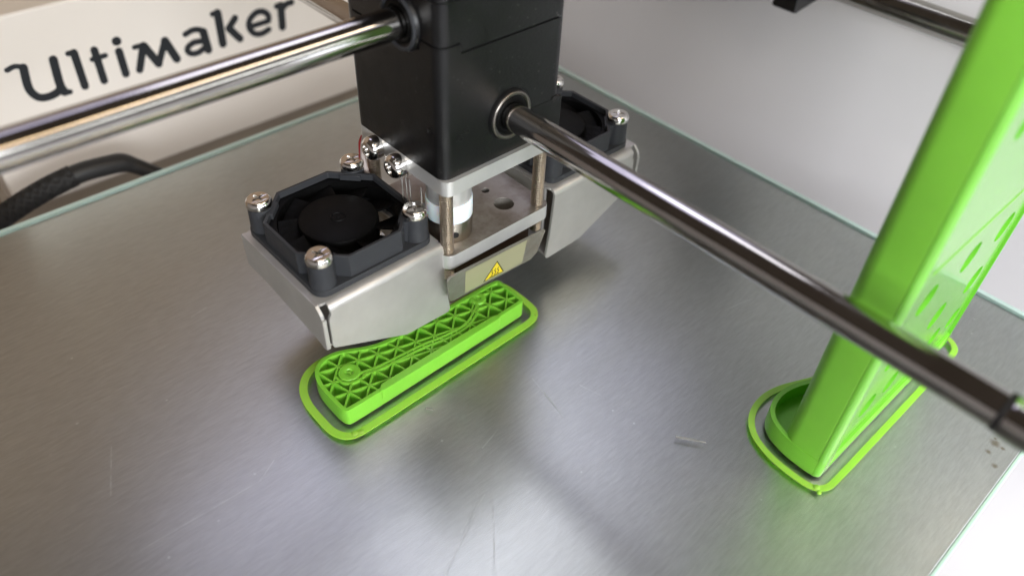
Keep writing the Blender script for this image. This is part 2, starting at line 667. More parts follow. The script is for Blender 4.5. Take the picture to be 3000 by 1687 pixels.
hs = empty("printer_housing", (80, 110, -84), "white printer housing with cream rear panel lettered in black behind the glass bed", "printer case")
MB().add(box(-92, 258, -60, 285, -90, -84)).build("floor_panel", M_white, hs)
MB().add(box(252, 258, -60, 285, -83.9, 160)).build("side_panel", M_white, hs)
MB().add(box(-98, -92.1, -60, 285, -83.9, 112)).build("side_panel", M_white, hs)
MB().add(box(22, 251.9, 279, 285, -83.9, 58)).build("rear_panel", M_taupe, hs)
M_brownboard = mat("brown_board", (.25, .175, .115), .55)
MB().add(box(-92, 251.9, 279.2, 285, 58.1, 235)).build("rear_board", M_brownboard, hs)
MB().add(box(-92, 21.9, 279.2, 285, -83.9, 58)).build("rear_board", M_brownboard, hs)
nm = MB().add(box(24, 232, 262, 278.9, -24.5, 38.8)).build("name_panel", M_cream, hs, bevel=1.0, seg=3)
LET = {'U': [(1.21, [(37.8, 26.9), (40.2, 27.4), (42.3, 26.4)]), (1.91, [(42.3, 26.4), (41.5, 21.1), (41.7, 18.2), (43.3, 15.8), (46.1, 15.2), (48.8, 15.8), (50.4, 17.0)]), (1.99, [(51.1, 26.3), (50.3, 18.2), (50.8, 15.1)]), (1.35, [(50.4, 14.9), (52.3, 14.7)])],
       'l': [(1.33, [(55.8, 26.8), (57.4, 26.8)]), (1.87, [(57.5, 26.6), (57.2, 15.0)])],
       't': [(1.84, [(63.6, 25.7), (63.4, 14.9)]), (1.29, [(62.1, 22.9), (66.3, 23.0)])],
       'i': [(1.92, [(70.8, 23.1), (70.7, 15.0)]), (2.28, [(71.0, 26.5), (71.1, 26.5)])],
       'M': [(1.28, [(75.9, 22.9), (78.9, 22.9)]), (1.89, [(78.8, 22.7), (75.4, 15.0)]), (2.1, [(79.0, 22.5), (82.1, 15.1)]), (1.76, [(82.1, 15.1), (86.3, 22.4)]), (2.17, [(86.2, 22.2), (88.5, 14.9)])],
       'a': [(1.49, [(93.5, 22.4), (96.5, 23.1), (99.1, 22.4), (100.1, 20.8)]), (2.19, [(99.9, 21.5), (100.2, 14.7)]), (1.55, [(99.3, 18.3), (96.0, 18.8), (93.5, 17.9), (92.9, 16.4), (94.2, 15.1), (96.6, 14.9), (99.0, 15.9)])],
       'k': [(1.43, [(104.5, 26.6), (106.4, 26.7)]), (2.22, [(106.4, 26.5), (105.9, 15.3)]), (1.84, [(112.3, 23.1), (109.3, 20.2)]), (2.06, [(109.3, 20.2), (112.6, 15.3)])],
       'e': [(1.5, [(117.9, 18.5), (124.6, 18.6)]), (1.67, [(124.8, 18.7), (125.0, 20.7), (123.3, 22.6), (120.4, 22.8), (117.7, 21.0), (116.9, 18.4), (118.3, 15.7), (121.1, 14.8), (124.3, 15.5)])],
       'r': [(1.6, [(128.9, 23.1), (130.6, 23.1)]), (2.23, [(130.6, 22.9), (129.9, 14.9)]), (1.75, [(130.5, 21.1), (132.8, 22.8), (135.2, 23.0)])]}
for ch, strokes in LET.items():
    mb = MB()
    for i, (wd, pts) in enumerate(strokes):
        q = [(p[0], p[1]) for p in pts]
        if len(q) > 2:
            sm = spline([(a, b, 0) for a, b in q], 6)
            q = [(p[0], p[1]) for p in sm]
        mb.add(prism(strip(q, wd * 1.32), 262 - .12 - .02 * i, 261.98 + 0.03, 'y'), fn=F)
    mb.build("letter", M_letter, nm)

# ------------------------------------------------------------------ glass bed
bed = empty("build_plate", G(83, 110, -4), "square glass build plate over brushed aluminium, teal edges and scratched surface", "print bed")
gx0, gx1, gy0, gy1 = -45 * G_, 212 * G_, -5.6 * G_, 225 * G_
MB().add(box(gx0 + 1.7, gx1 - 1.7, gy0 + .8, gy1 - 1.7, -1.2, 0)).build("glass_sheet", M_glass, bed)
rim_o = [(gx0, gy0), (gx1, gy0), (gx1, gy1), (gx0, gy1)]
rim_i = [(gx0 + 1.73, gy0 + .83), (gx1 - 1.73, gy0 + .83), (gx1 - 1.73, gy1 - 1.73), (gx0 + 1.73, gy1 - 1.73)]
MB().add(prism(rim_o, -3.4, -.02, holes=[rim_i[::-1]])).build("glass_rim", M_edge, bed, bevel=.25)
MB().add(prism(rrect(gx0 + 2.1, gx1 - 2.1, gy0 + 1.1, gy1 - 2.1, .5), -4.8, -1.24)).build("heated_plate", M_bed, bed, origin=(0, 0, 0))

# ------------------------------------------------------------------ rods
def rod(name, axis, c1, c2, a0, a1, r, label, group="steel rods of the gantry"):
    mb = MB()
    prof = [(r - .4, a0), (r, a0 + .4), (r, a1 - .4), (r - .4, a1)]
    mb.add(lathe(prof, c1, c2, 64, axis), smooth=True)
    o = mb.build(name, M_rod, auto=35)
    o['label'] = label
    o['category'] = "rod"
    o['group'] = group
    return o


ax_y, ax_z = 0.9 * 129.66, H - .9 * 71.0
bx_x, bx_z = 0.9 * 111.17, H - .9 * 94.55
rod("steel_rod", 'x', ax_y, ax_z, -60, 231, 2.98, "polished steel rod entering the left face of the black print head, lettered panel behind it")
rod("steel_rod", 'y', bx_x, bx_z, -40, 270, 2.98, "polished steel rod running from the ringed front face of the print head")
rod("steel_rod", 'y', 237, 54.6 - 4, -50, 275, 4.0, "thick worn steel rod along the white side panel, carrying the black sliding block")
# grease on the side rod is wear of its own
M_rodc = make_metal("greasy_steel_rod", (.42, .41, .37), .17, (1, .12, 1), 900, .35, .3)
bpy.data.objects["steel_rod.002"].data.materials[0] = M_rodc

# end of the front rod: a dark ring and bright sleeve, then its slide block out of frame
sl = empty("rod_sleeve", (bx_x, 0, bx_z - 4), "short ringed metal sleeve on the lower end of the polished steel rod", "sleeve")
mb = MB().add(lathe([(3.0, -20), (3.45, -20), (3.45, .7), (3.25, 1.1), (3.0, 1.1)], bx_x, bx_z, 48, 'y'), smooth=True)
mb.build("sleeve_body", M_rod, sl, auto=35)
MB().add(lathe([(3.0, 1.12), (3.15, 1.12), (3.2, 1.5), (3.15, 2.0), (3.0, 2.1)], bx_x, bx_z, 48, 'y'), smooth=True).build("sleeve_ring", M_dark, sl, auto=35)

# sliding block on the side rod
sb = empty("sliding_block", (237, 117, 41), "small black sliding block hanging on the side rod beside the white panel", "block")
mb = MB().add(prism([(229.5, 41.2), (231, 40.6), (243, 42), (245, 44), (245, 86), (229.5, 86)], 113.5, 121.8, 'y'))
mb.build("block_jaw", M_black, sb, bevel=.5)
MB().add(box(229.8, 245, 121.9, 136, 46.5, 84)).build("block_body", M_black, sb, bevel=.5)

# ------------------------------------------------------------------ print head
head = empty("extruder", (100, 120, 16), "black print head with aluminium plates, two side fans in steel shrouds and hot surface sticker", "print head")
X0, X1, Y0, Y1 = 91.0, 128.3, 117.0, 151.6


def shell(z_lo, z_hi, x0, x1, y0, y1, r=2.6, steps_lo=None, steps_hi=None):
    """rounded upright block whose lower / upper rim may step along its perimeter"""
    base = rrect(x0, x1, y0, y1, r, 8)
    base = resample(base, 1.2)
    ring = []
    for p in base:
        ring.append((p, z_lo(p) if callable(z_lo) else z_lo, z_hi(p) if callable(z_hi) else z_hi))
    n_ = len(ring)
    v = [(p[0], p[1], a) for p, a, b in ring] + [(p[0], p[1], b) for p, a, b in ring]
    f = [(i, (i + 1) % n_, n_ + (i + 1) % n_, n_ + i) for i in range(n_)]
    return v, f, n_


def seam(p):
    """height of the joint between lower and upper housing round the block"""
    x, y = p
    if abs(y - Y0) < 3.0 and x > 96.5 + 0 and x < 126.6:
        return 71.0
    if x < X0 + .8 and y > Y0 + 6.5 and y < Y1 - 3:
        return 71.0
    return 73.2


def ring_dense():
    base = resample(rrect(X0, X1, Y0, Y1, 2.6, 8), .35)
    return base


def stepped(name, lo, hi, inset=0.0, mat_=None):
    base = ring_dense()
    if inset:
        base = offset(base, -inset)
    n_ = len(base)
    v = [(p[0], p[1], lo(p)) for p in base] + [(p[0], p[1], hi(p)) for p in base]
    f = [(i, (i + 1) % n_, n_ + (i + 1) % n_, n_ + i) for i in range(n_)]
    cx, cy = (X0 + X1) / 2, (Y0 + Y1) / 2
    zl, zh = min(lo(p) for p in base), max(hi(p) for p in base)
    v += [(cx, cy, zl), (cx, cy, zh)]
    f += [((i + 1) % n_, i, 2 * n_) for i in range(n_)]
    f += [(n_ + i, n_ + (i + 1) % n_, 2 * n_ + 1) for i in range(n_)]
    o = MB().add((v, f)).build(name, mat_ or M_black, head, fn=B)
    for p in o.data.polygons:
        p.use_smooth = True
    o.data.set_sharp_from_angle(angle=R(40))
    return o


lowh = stepped("lower_housing", lambda p: 40.9, lambda p: seam(p) - .24)
stepped("upper_housing", lambda p: seam(p) + .24, lambda p: 82.3)
stepped("top_cap", lambda p: 82.6, lambda p: 97.0)
MB().add(prism(offset(ring_dense(), -.6), 41.5, 96.5)).build("housing_core", M_dark, head, fn=B)
# lower joint: thin ledge to the right of the rod ring, with its notch
MB().add(box(118.4, 128.6, Y0 - .22, Y0 + 1, 41.5, 50.4)).build("front_ledge", M_black, lowh, fn=B, bevel=.2)
MB().add(box(125.2, 127.0, Y0 - .30, Y0 + .5, 49.6, 50.9)).build("ledge_notch", M_dark, lowh, fn=B)
for (c1, c2, zz) in ((96.2, Y0 - .05, 50.6), (98.2, Y0 - .05, 51.9)):
    MB().add(lathe([(1.0, c2 + .4), (1.0, c2 - .05), (.55, c2 - .1), (.5, c2 + .2)], c1, zz, 18, 'y'), smooth=True).build("mould_mark", M_black, lowh, fn=B, auto=30)
MB().add(lathe([(1.0, X0 + .4), (1.0, X0 - .1), (.55, X0 - .15), (.5, X0 + .2)], Y0 + 4.2, 52.6, 18, 'x'), smooth=True).build("mould_mark", M_black, lowh, fn=B, auto=30)

# rod bearings
def bearing(axis, c1, c2, face, sgn, name):
    pr = [(3.6, face + sgn * -.5), (3.6, face + sgn * .55), (5.3, face + sgn * .75), (6.2, face + sgn * .75), (6.5, face + sgn * .2), (6.5, face + sgn * -.5)]
    o = MB().add(lathe(pr, c1, c2, 40, axis), smooth=True).build(name, M_black, head, fn=B, auto=30)
    tor = [(5.55 + .5 * math.cos(t), face + sgn * (.8 + .45 * math.sin(t))) for t in [2 * math.pi * k / 10 for k in range(10)]]
    MB().add(lathe(tor, c1, c2, 40, axis, closed=True), smooth=True).build("bearing_ring", M_ring if axis == 'y' else M_fan, o, fn=B)
    gr = [(3.35, face + sgn * .3), (4.7, face + sgn * .5)]
    MB().add(lathe([(3.3, face), (3.3, face + sgn * .7), (4.6, face + sgn * .95), (4.7, face + sgn * .4)], c1, c2, 40, axis), smooth=True).build("bearing_seal", M_rotor, o, fn=B)
    return o


bearing('y', 111.17, 51.45, Y0, -1, "rod_bearing")
bearing('x', 129.66, 75.0, X0, -1, "rod_bearing")

# aluminium plates
MB().add(prism(rrect(91.0, 128.0, 115.8, 151.6, (2.4, .6, 2.4, 2.4), 8), 36.85, 40.85)).build("top_plate", M_alu, head, fn=B, bevel=.15)
holes = [circle(117.1, 123.9, 2.75, 28), circle(117.2, 131.7, 1.15, 18)]
MB().add(prism(rrect(91.0, 126.9, 115.8, 150.5, 2.4, 8), 14.3, 18.6, holes=holes)).build("bottom_plate", [M_plate, M_alu], head, fn=B, bevel=.15)
for p in bpy.data.objects["bottom_plate"].data.polygons:
    c_ = p.center
    if abs(p.normal.z) < .5 and (c_.y / S + 120 < 106.6 or c_.x / S + 100 > 112.6):
        p.material_index = 1
MB().add(box(92, 120, 119, 148, 13.6, 14.2)).build("plate_gasket", M_brown, head, fn=B)


def threaded(cx, cy, z0, z1, r=1.7, pitch=.72):
    pr = [(r * .9, z0)]
    z = z0
    while z < z1 - pitch:
        pr += [(r * .78, z + pitch * .1), (r, z + pitch * .4), (r, z + pitch * .62), (r * .78, z + pitch * .95)]
        z += pitch
    pr.append((r * .9, z1))
    return lathe(pr, cx, cy, 20)


for (px, py) in ((92.9, 118.3), (124.0, 118.3), (92.9, 148.5), (124.0, 148.5)):
    mb = MB().add(threaded(px, py, 18.62, 36.83), smooth=False).add(threaded(px, py, 10.2, 14.28), smooth=False)
    mb.build("threaded_post", M_thread, head, fn=B)

# hot end column
hc = (98.9, 124.8)
MB().add(lathe([(5.9, 18.62), (6.0, 18.9), (6.0, 23.6), (5.75, 24.2), (5.4, 24.4)], *hc, 40), smooth=True).build("steel_collar", M_brass, head, fn=B, auto=35)
v_ = Vector((-.62, -.78, 0))
sd = Vector((-.40, -.917, 0))
cc = Vector((hc[0], hc[1], 21.2)) + sd * 6.0
cv, cf = lathe([(.85, -.1), (.85, .12), (.5, .14), (.5, .02)], 0, 0, 16)
mt_ = sd.to_track_quat('Z', 'Y').to_matrix()
MB().add(([tuple(mt_ @ Vector(p) + cc) for p in cv], cf)).build("grub_screw", M_dark, head, fn=B)
MB().add(lathe([(5.9, 24.45), (6.0, 24.7), (6.0, 29.6), (5.9, 29.75)], *hc, 40), smooth=True).build("ptfe_coupler", M_ptfe, head, fn=B, auto=35)
MB().add(lathe([(5.7, 29.8), (5.75, 30), (5.75, 36.8)], *hc, 40), smooth=True).build("spacer_tube", M_alu, head, fn=B, auto=35)

# heater block and nozzle below the plates
MB().add(box(92, 121, 117.5, 142, 7.0, 13.4)).build("heater_block", M_brown, head, fn=B, bevel=.3)
nz_top = B(0, 0, 6.4)[2]
MB().add(lathe([(3.0, nz_top), (3.0, 12.0), (2.2, 9.0), (.5, 5.05), (.2, 5.0)], 94.5, 120.5, 24)).build("nozzle", M_brass, head)

# cover with the hot surface sticker: leans outward at its top
def cov(x, z, out=0.0):
    y = 114.3 - (z - 5.5) * .24
    k = y / 114.0
    return B(x * k, y - out, 146 - (146 - z) * k)


def covprism(poly, o0, o1):
    n_ = len(poly)
    v = [cov(*p, o0) for p in poly] + [cov(*p, o1) for p in poly]
    tris = tessellate_polygon([[Vector((p[0], p[1], 0)) for p in poly]])
    f = [tuple(t) for t in tris] + [tuple(n_ + i for i in t) for t in tris]
    f += [(i, (i + 1) % n_, n_ + (i + 1) % n_, n_ + i) for i in range(n_)]
    return v, f


cvr = MB().add(covprism([(90.6, 14.0), (89.6, 13.2), (89.5, 12.0), (90.0, 6.1), (90.8, 5.55), (118.8, 4.2), (121.2, 5.6), (123.9, 12.0), (123.3, 12.35)], 0, -.7)).build("heater_cover", M_cover, head, bevel=.1)
lb = MB()
lb.add(covprism([(95.2, 13.2), (95.0, 6.0), (115.4, 5.0), (116.8, 12.3)], .02, .07), 0)
lb.build("label_film", M_film, cvr)
tri = [(101.2, 6.15), (108.6, 5.85), (106.1, 10.95)]


def shrink(t, k):
    cx, cy = sum(p[0] for p in t) / 3, sum(p[1] for p in t) / 3
    return [(cx + (p[0] - cx) * k, cy + (p[1] - cy) * k) for p in t]


def tskew(u, v_):          # unit triangle coordinates to sticker
    a, b, c_ = Vector(tri[0]), Vector(tri[1]), Vector(tri[2])
    base = a.lerp(b, u)
    top = c_ - (a + b) / 2
    return tuple(base + top * v_)


lb = MB()
lb.add(covprism(tri, .08, .12), 0)
lb.add(covprism(shrink(tri, .86), .121, .15), 1)
for k in range(3):
    u0 = .36 + .14 * k
    path = [tskew(u0 + .045 * math.sin(t * 6.0) + .02 * t, .17 + .34 * t) for t in [i / 10 for i in range(11)]]
    lb.add(covprism(strip(path, .26, 3), .151, .17), 0)
lb.add(covprism(strip([tskew(.27, .1), tskew(.73, .1)], .24, 3), .151, .17), 0)
wl = lb.build("warning_sticker", [M_ink, M_yellow], cvr)

# button head screws in the left edge of the top plate
for (yy, zz) in ((143.0, 37.9), (133.6, 37.6)):
    pr = [(0.0, 88.35), (1.3, 88.35), (1.35, 87.55)]
    prof = [(.0, 88.3), (1.35, 88.25), (1.4, 87.5), (1.9, 87.45), (2.6, 87.9), (3.05, 88.7), (3.15, 89.7), (3.0, 90.95)]
    MB().add(lathe(prof, yy, zz, 28, 'x'), smooth=True).build("button_screw", M_zinc, head, fn=B, auto=50)
# wires behind them
MB().add(tube(spline([(92.5, 151.8, 36.0), (91.2, 151.4, 34), (90.6, 150.0, 29), (92, 147, 22)], 6), .55, 10), smooth=True).build("red_wire", M_red, head, fn=B)
MB().add(tube(spline([(91.8, 150.2, 36.5), (90.4, 149.4, 32), (90.4, 147.5, 26), (92, 145, 22)], 6), .7, 10), smooth=True).build("pale_wire", M_wirew, head, fn=B)
for (xa, ya, za, zb) in ((89.4, 131.2, 36.8, 26.0), (89.6, 128.3, 36.4, 24.5), (89.8, 124.0, 36.3, 23.5), (89.5, 129.6, 36.7, 25.5)):
    MB().add(tube([(xa, ya, za), (xa + .1, ya - .1, (za + zb) / 2), (xa - .2, ya - .3, zb)], .16, 6), smooth=True).build("plastic_string", M_string, head, fn=B)
for (xa, ya) in ((104.5, 150.2), (108.2, 149.6), (111.5, 150.0)):
    MB().add(tube([(xa, ya, 36.8), (xa + .3, ya, 28), (xa, ya, 19)], .2, 6), smooth=True).build("plastic_string", M_string, head, fn=B)


# ---- one side: shroud + fan, built for the left and mirrored for the right
def side(mirror):
    CX = 99.9

    def T(x, y, z):
        if mirror:
            x = 2 * CX - x
            z = z - 1.5
        return F(x, y, z)
    # sheet steel shroud
    t = .7
    sh = MB()
    # top sheet with a round opening for the fan
    sh.add(prism(rrect(50.8, 82.4, 107.6, 138.0, .8, 3), 33.2, 33.2 + t, holes=[circle(66.7, 123.3, 12.6, 40)]), fn=T)
    # bend and front flange
    arc = [(107.6 - 1.6 * math.sin(a), 33.2 + t - 1.6 + 1.6 * math.cos(a)) for a in [R(90) * k / 8 for k in range(9)]]
    arci = [(107.6 - (1.6 - t) * math.sin(a), 33.2 + t - 1.6 + (1.6 - t) * math.cos(a)) for a in [R(90) * k / 8 for k in range(9)]]
    vv, ff = [], []
    xa, xb = 52.5, 82.2
    for (y, z) in arc + arci:
        vv += [(xa, y, z), (xb, y, z)]
    for k in range(8):
        ff.append((2 * k, 2 * k + 1, 2 * k + 3, 2 * k + 2))
        ff.append((18 + 2 * k, 18 + 2 * k + 1, 18 + 2 * k + 3, 18 + 2 * k + 2))
        ff.append((2 * k, 2 * k + 2, 18 + 2 * k + 2, 18 + 2 * k))
        ff.append((2 * k + 1, 2 * k + 3, 18 + 2 * k + 3, 18 + 2 * k + 1))
    sh.add((vv, ff), smooth=True, fn=T)
    flange = [(52.6, 32.3), (82.2, 32.3), (82.5, 26), (82.9, 20), (83.4, 16), (83.7, 13.6), (83.3, 12.9), (82.6, 12.75), (70.8, 13.2), (53.0, 21.35), (52.3, 21.7), (51.95, 22.4), (52.0, 30.0), (52.25, 30.8), (52.6, 31.2)]
    sh.add(prism(flange, 106.0, 106.0 + t, 'y'), fn=T)
    # outer side wall with its rounded front lip
    wall = [(138.0, 33.9), (138.2, 32.6), (138.0, 25.2), (130, 25.2), (109, 23.0), (106.2, 22.3), (105.8, 22.8), (105.8, 31.0), (106.0, 32.1), (106.6, 32.9), (107.6, 33.9)]
    sh.add(prism(wall, 50.2, 50.2 + t, 'x'), fn=T)
    sh.add(prism(rrect(50.2, 51.15, 105.5, 105.78, .1, 3), 22.7, 31.2), fn=T)
    # inner wall and rear wall
    wall2 = [(138.0, 33.2), (138.0, 24), (112, 20), (109.2, 20), (109.2, 33.2)]
    sh.add(prism(wall2, 82.0, 82.0 + t, 'x'), fn=T)
    sh.add(prism([(51, 33.1), (82, 33.1), (82, 24), (51, 25.3)], 137.2, 137.2 + t, 'y'), fn=T)
    # sloping underside that guides the air to the nozzle
    sh.add(([(50.9, 106.8, 22.4), (70.8, 106.8, 13.4), (83.2, 106.8, 13.1), (83.2, 137.1, 13.4), (70.8, 137.1, 14), (50.9, 137.1, 25),
             (50.9, 106.8, 22.9), (70.8, 106.8, 13.9), (83.2, 106.8, 13.6), (83.2, 137.1, 13.9), (70.8, 137.1, 14.5), (50.9, 137.1, 25.5)],
            [(0, 1, 4, 5), (1, 2, 3, 4), (6, 7, 10, 11), (7, 8, 9, 10), (0, 1, 7, 6), (1, 2, 8, 7), (3, 4, 10, 9), (4, 5, 11, 10), (2, 3, 9, 8), (5, 0, 6, 11)]), fn=T)
    sho = sh.build("fan_shroud", M_sheet, head, bevel=.12)
    # fan frame
    cx, cy, zb, zt = 66.7, 123.3, 34.0, 41.2
    fr = MB()
    n_ = 48
    fr.add(prism(rrect(cx - 15, cx + 15, cy - 15, cy + 15, 2.9, 6), zb, zb + 1.5, holes=[circle(cx, cy, 13.4, n_)]), fn=T)
    oc = []
    for (a, b) in ((-6.6, -14.4), (6.6, -14.4), (14.4, -6.6), (14.4, 6.6), (6.6, 14.4), (-6.6, 14.4), (-14.4, 6.6), (-14.4, -6.6)):
        oc.append((cx + a, cy + b))
    fr.add(prism(oc, zb + 1.5, zt - .25, holes=[offset(oc, -.75)[::-1]]), fn=T)
    for sx in (-1, 1):
        for sy in (-1, 1):
            pr = [(2.85, zb + 1.4), (2.65, zt - .05), (2.3, zt + .1), (1.3, zt + .1)]
            fr.add(lathe(pr, cx + 12 * sx, cy + 12 * sy, 24), smooth=True, fn=T)
            # ribs from the post to the octagon
            a = math.atan2(sy, sx)
            q = [(cx + 10.6 * sx * 1.0 + d[0], cy + 10.6 * sy + d[1]) for d in ((-1.6 * sy * -1, 1.6 * sx * -1), (1.6 * sy * -1, -1.6 * sx * -1))]
            o1 = (cx + 12 * sx - 1.7 * sy, cy + 12 * sy + 1.7 * sx)
            o2 = (cx + 12 * sx + 1.7 * sy, cy + 12 * sy - 1.7 * sx)
            i1 = (cx + 9.6 * sx - 1.7 * sy, cy + 9.6 * sy + 1.7 * sx)
            i2 = (cx + 9.6 * sx + 1.7 * sy, cy + 9.6 * sy - 1.7 * sx)
            fr.add(prism([i1, o1, o2, i2], zb + 1.45, zt - .4), fn=T)
    fo = fr.build("cooling_fan", M_fan, head, bevel=.22, seg=2)
    for p in fo.data.polygons:
        p.use_smooth = True
    fo.data.set_sharp_from_angle(angle=R(35))
    MB().add(prism(offset(oc, -.8), zb + 1.55, zt - 1.7, holes=[circle(cx, cy, 13.1, 48)]), fn=T).build("dark_fan_liner", M_rotor, fo)  # added dark liner: shade inside the fan put into its colour
    # hub and blades
    hub = [(0.0, 39.6), (.45, 39.6), (.5, 39.45), (1.25, 39.45), (1.35, 39.62), (1.6, 39.62), (1.75, 39.4), (7.9, 39.4), (8.55, 39.15), (8.85, 38.5), (8.85, 35.0), (0, 35.0)]
    MB().add(lathe(hub, cx, cy, 48), smooth=True, fn=T).build("fan_hub", M_rotor, fo, auto=28)
    vb = None
    for k in range(9):
        a0 = 2 * math.pi * k / 9 + .35
        vv, ff = [], []
        for r_ in (8.6, 10.8, 12.9):
            for j in range(6):
                a = a0 + j * .145 + (r_ - 8.6) * .02
                z = 38.9 - j * .72
                ca, sa = math.cos(a), math.sin(a)
                vv += [(cx + r_ * ca, cy + r_ * sa, z), (cx + r_ * ca, cy + r_ * sa, z - .5)]
        for i in range(2):
            for j in range(5):
                p = i * 12 + j * 2
                q = p + 12
                ff += [(p, p + 2, q + 2, q), (p + 1, q + 1, q + 3, p + 3)]
            p = i * 12
            ff += [(p, p + 12, p + 13, p + 1), (p + 10, p + 11, p + 23, p + 22)]
        for j in range(5):
            ff += [(j * 2, j * 2 + 1, j * 2 + 3, j * 2 + 2), (24 + j * 2, 24 + j * 2 + 2, 24 + j * 2 + 3, 24 + j * 2 + 1)]
        MB().add((vv, ff), smooth=False, fn=T).build("fan_blade", M_rotor, fo)
    for k in range(3):
        a = R(70 + 120 * k)
        MB().add(([(cx + r_ * math.cos(a) - w_ * math.sin(a), cy + r_ * math.sin(a) + w_ * math.cos(a), z) for r_ in (5, 13.6) for w_ in (-.8, .8) for z in (34.1, 34.9)],
                  [(0, 1, 3, 2), (4, 6, 7, 5), (0, 4, 5, 1), (2, 3, 7, 6), (0, 2, 6, 4), (1, 5, 7, 3)]), fn=T).build("fan_strut", M_rotor, fo)
    # pan head screws with a cross recess
    for sx in (-1, 1):
        for sy in (-1, 1):
            sxx, syy = cx + 12 * sx, cy + 12 * sy
            z0 = 41.32
            prof = [(2.0, z0), (2.72, z0 + .05), (2.85, z0 + .35), (2.85, z0 + 1.1), (2.7, z0 + 1.6), (2.35, z0 + 1.95)]
            s_ = MB().add(lathe(prof, sxx, syy, 36), smooth=True, fn=T)
            del s_.f[-1], s_.mi[-1], s_.sm[-1]
            # top face with a cross shaped recess
            an = random.uniform(0, 1.57)
            cr = []
            for k in range(4):
                a = an + k * math.pi / 2
                for (du, dv) in ((1.45, -.24), (1.45, .24), (.34, .34)):
                    cr.append((sxx + du * math.cos(a) - dv * math.sin(a), syy + du * math.sin(a) + dv * math.cos(a)))
            rim = circle(sxx, syy, 2.35, 36)
            tris = tessellate_polygon([[Vector((p[0], p[1], 0)) for p in rim], [Vector((p[0], p[1], 0)) for p in cr]])
            allp = rim + cr
            s_.add(([(p[0], p[1], z0 + 1.95 + (.0 if i < 36 else .08)) for i, p in enumerate(allp)], [tuple(q) for q in tris]), smooth=False, fn=T)
            m_ = len(cr)
            s_.add(([(p[0], p[1], z0 + 2.03) for p in cr] + [(sxx + (p[0] - sxx) * .7, syy + (p[1] - syy) * .7, z0 + .9) for p in cr],
                    [(i, (i + 1) % m_, m_ + (i + 1) % m_, m_ + i) for i in range(m_)] + [tuple(m_ + i for i in range(m_))]), fn=T)
            s_.build("fan_screw", M_zinc, fo)


side(False)
side(True)

# ------------------------------------------------------------------ the print being made
def rounded(pts, it=2):
    return chaikin([tuple(p) for p in pts], it)


out1 = [(51.4, 101.9), (50.4, 102.4), (49.8, 104.2), (49.8, 107.5), (49.8, 110.5), (50.0, 113.2), (50.9, 116.2), (52.8, 118.4), (55.6, 119.4), (58.2, 119.2), (61.2, 118.0), (65.0, 115.8),
        (69.0, 114.4), (76, 113.9), (90, 113.6), (104.0, 113.5), (105.6, 112.9), (105.9, 111.6), (105.9, 104.2), (105.5, 102.8), (104.2, 102.4), (90, 102.3), (70, 102.1)]
o1 = rounded(out1, 2)
pp1 = empty("printed_part", G(78, 108, 0), "low flat green print with open triangular infill lying under the print head", "printed part")
HT = 5.0
inn1 = offset(o1, -.95)
MB().add(prism(o1, .02, HT, holes=[inn1[::-1]]), fn=G).build("outer_wall", M_green, pp1)
MB().add(prism(offset(o1, -.4), .03, .8), fn=G).build("floor_layer", M_green, pp1)
mb = MB()
wth = .42
for ang in (-16, 44, 104):
    d = Vector((math.cos(R(ang)), math.sin(R(ang))))
    nrm = Vector((-d.y, d.x))
    sp = 4.25
    c0 = Vector((66.0, 112.2))
    for k in range(-14, 15):
        p = c0 + nrm * (k * sp)
        for (t0, t1) in clip_line(p, d, offset(o1, -.7)):
            if t1 - t0 < .6:
                continue
            a, b = p + d * t0, p + d * t1
            # the walls sag and wobble a little
            segs = max(1, int((t1 - t0) / 2.2))
            for s_ in range(segs):
                q0, q1 = a.lerp(b, s_ / segs), a.lerp(b, (s_ + 1) / segs)
                hz = 4.72 + random.uniform(-.05, .05) + .03 * (ang == 44) + .06 * (ang == 104)
                u = nrm * wth / 2
                v_ = [(q.x, q.y, z) for z in (.7, hz) for q in (q0 - u, q1 - u, q1 + u, q0 + u)]
                mb.add((v_, [(0, 1, 5, 4), (1, 2, 6, 5), (2, 3, 7, 6), (3, 0, 4, 7), (4, 5, 6, 7), (0, 3, 2, 1)]))
inf = mb.build("infill", M_green, pp1, fn=G)
for (bx, by, r_) in ((57.6, 111.7, 2.75), (97.0, 111.3, 2.3)):
    pr = [(r_, .7), (r_ + .05, 4.3), (r_ - .25, 4.85), (r_ * .55, 4.9), (r_ * .38, 4.82), (r_ * .3, 4.5), (r_ * .16, 4.45), (r_ * .1, 4.75), (0, 4.8)]
    MB().add(lathe(pr, bx, by, 32), smooth=True, fn=G).build("screw_boss", M_green, pp1, auto=40)
# double curved channel wall from boss to boss, and the ledge along the front
for dd in (0, 1.0):
    path = spline([(59.6, 109.9 - dd, 0), (64, 108.8 - dd, 0), (70, 108.2 - dd, 0), (76, 107.6 - dd, 0), (82, 106.4 - dd * 1.1, 0), (88, 106.1 - dd, 0), (92.5, 107.8 - dd, 0), (95.6, 109.8 - dd * .6, 0)], 6)
    MB().add(prism(strip([(p[0], p[1]) for p in path], .5, 3), .75, 4.84 - .05 * dd), fn=G).build("channel_wall", M_green, pp1)
path = spline([(54.4, 112.6, 0), (54.6, 110.2, 0), (56.4, 108.6, 0), (59.2, 108.4, 0), (61.0, 109.3, 0)], 6)
MB().add(prism(strip([(p[0], p[1]) for p in path], .5, 3), .75, 4.8), fn=G).build("channel_wall", M_green, pp1)
MB().add(prism(chaikin([(59.5, 101.75), (60.5, 103.3), (62, 103.6), (94, 103.5), (96.5, 103.2), (97.2, 102.0), (95, 101.7), (62, 101.6)], 2), 2.2, 5.25), fn=G).build("front_ledge", M_green, pp1)

sk_in, sk_out = rounded(offset(chaikin(out1, 1), 2.35), 1), rounded(offset(chaikin(out1, 1), 4.25), 1)


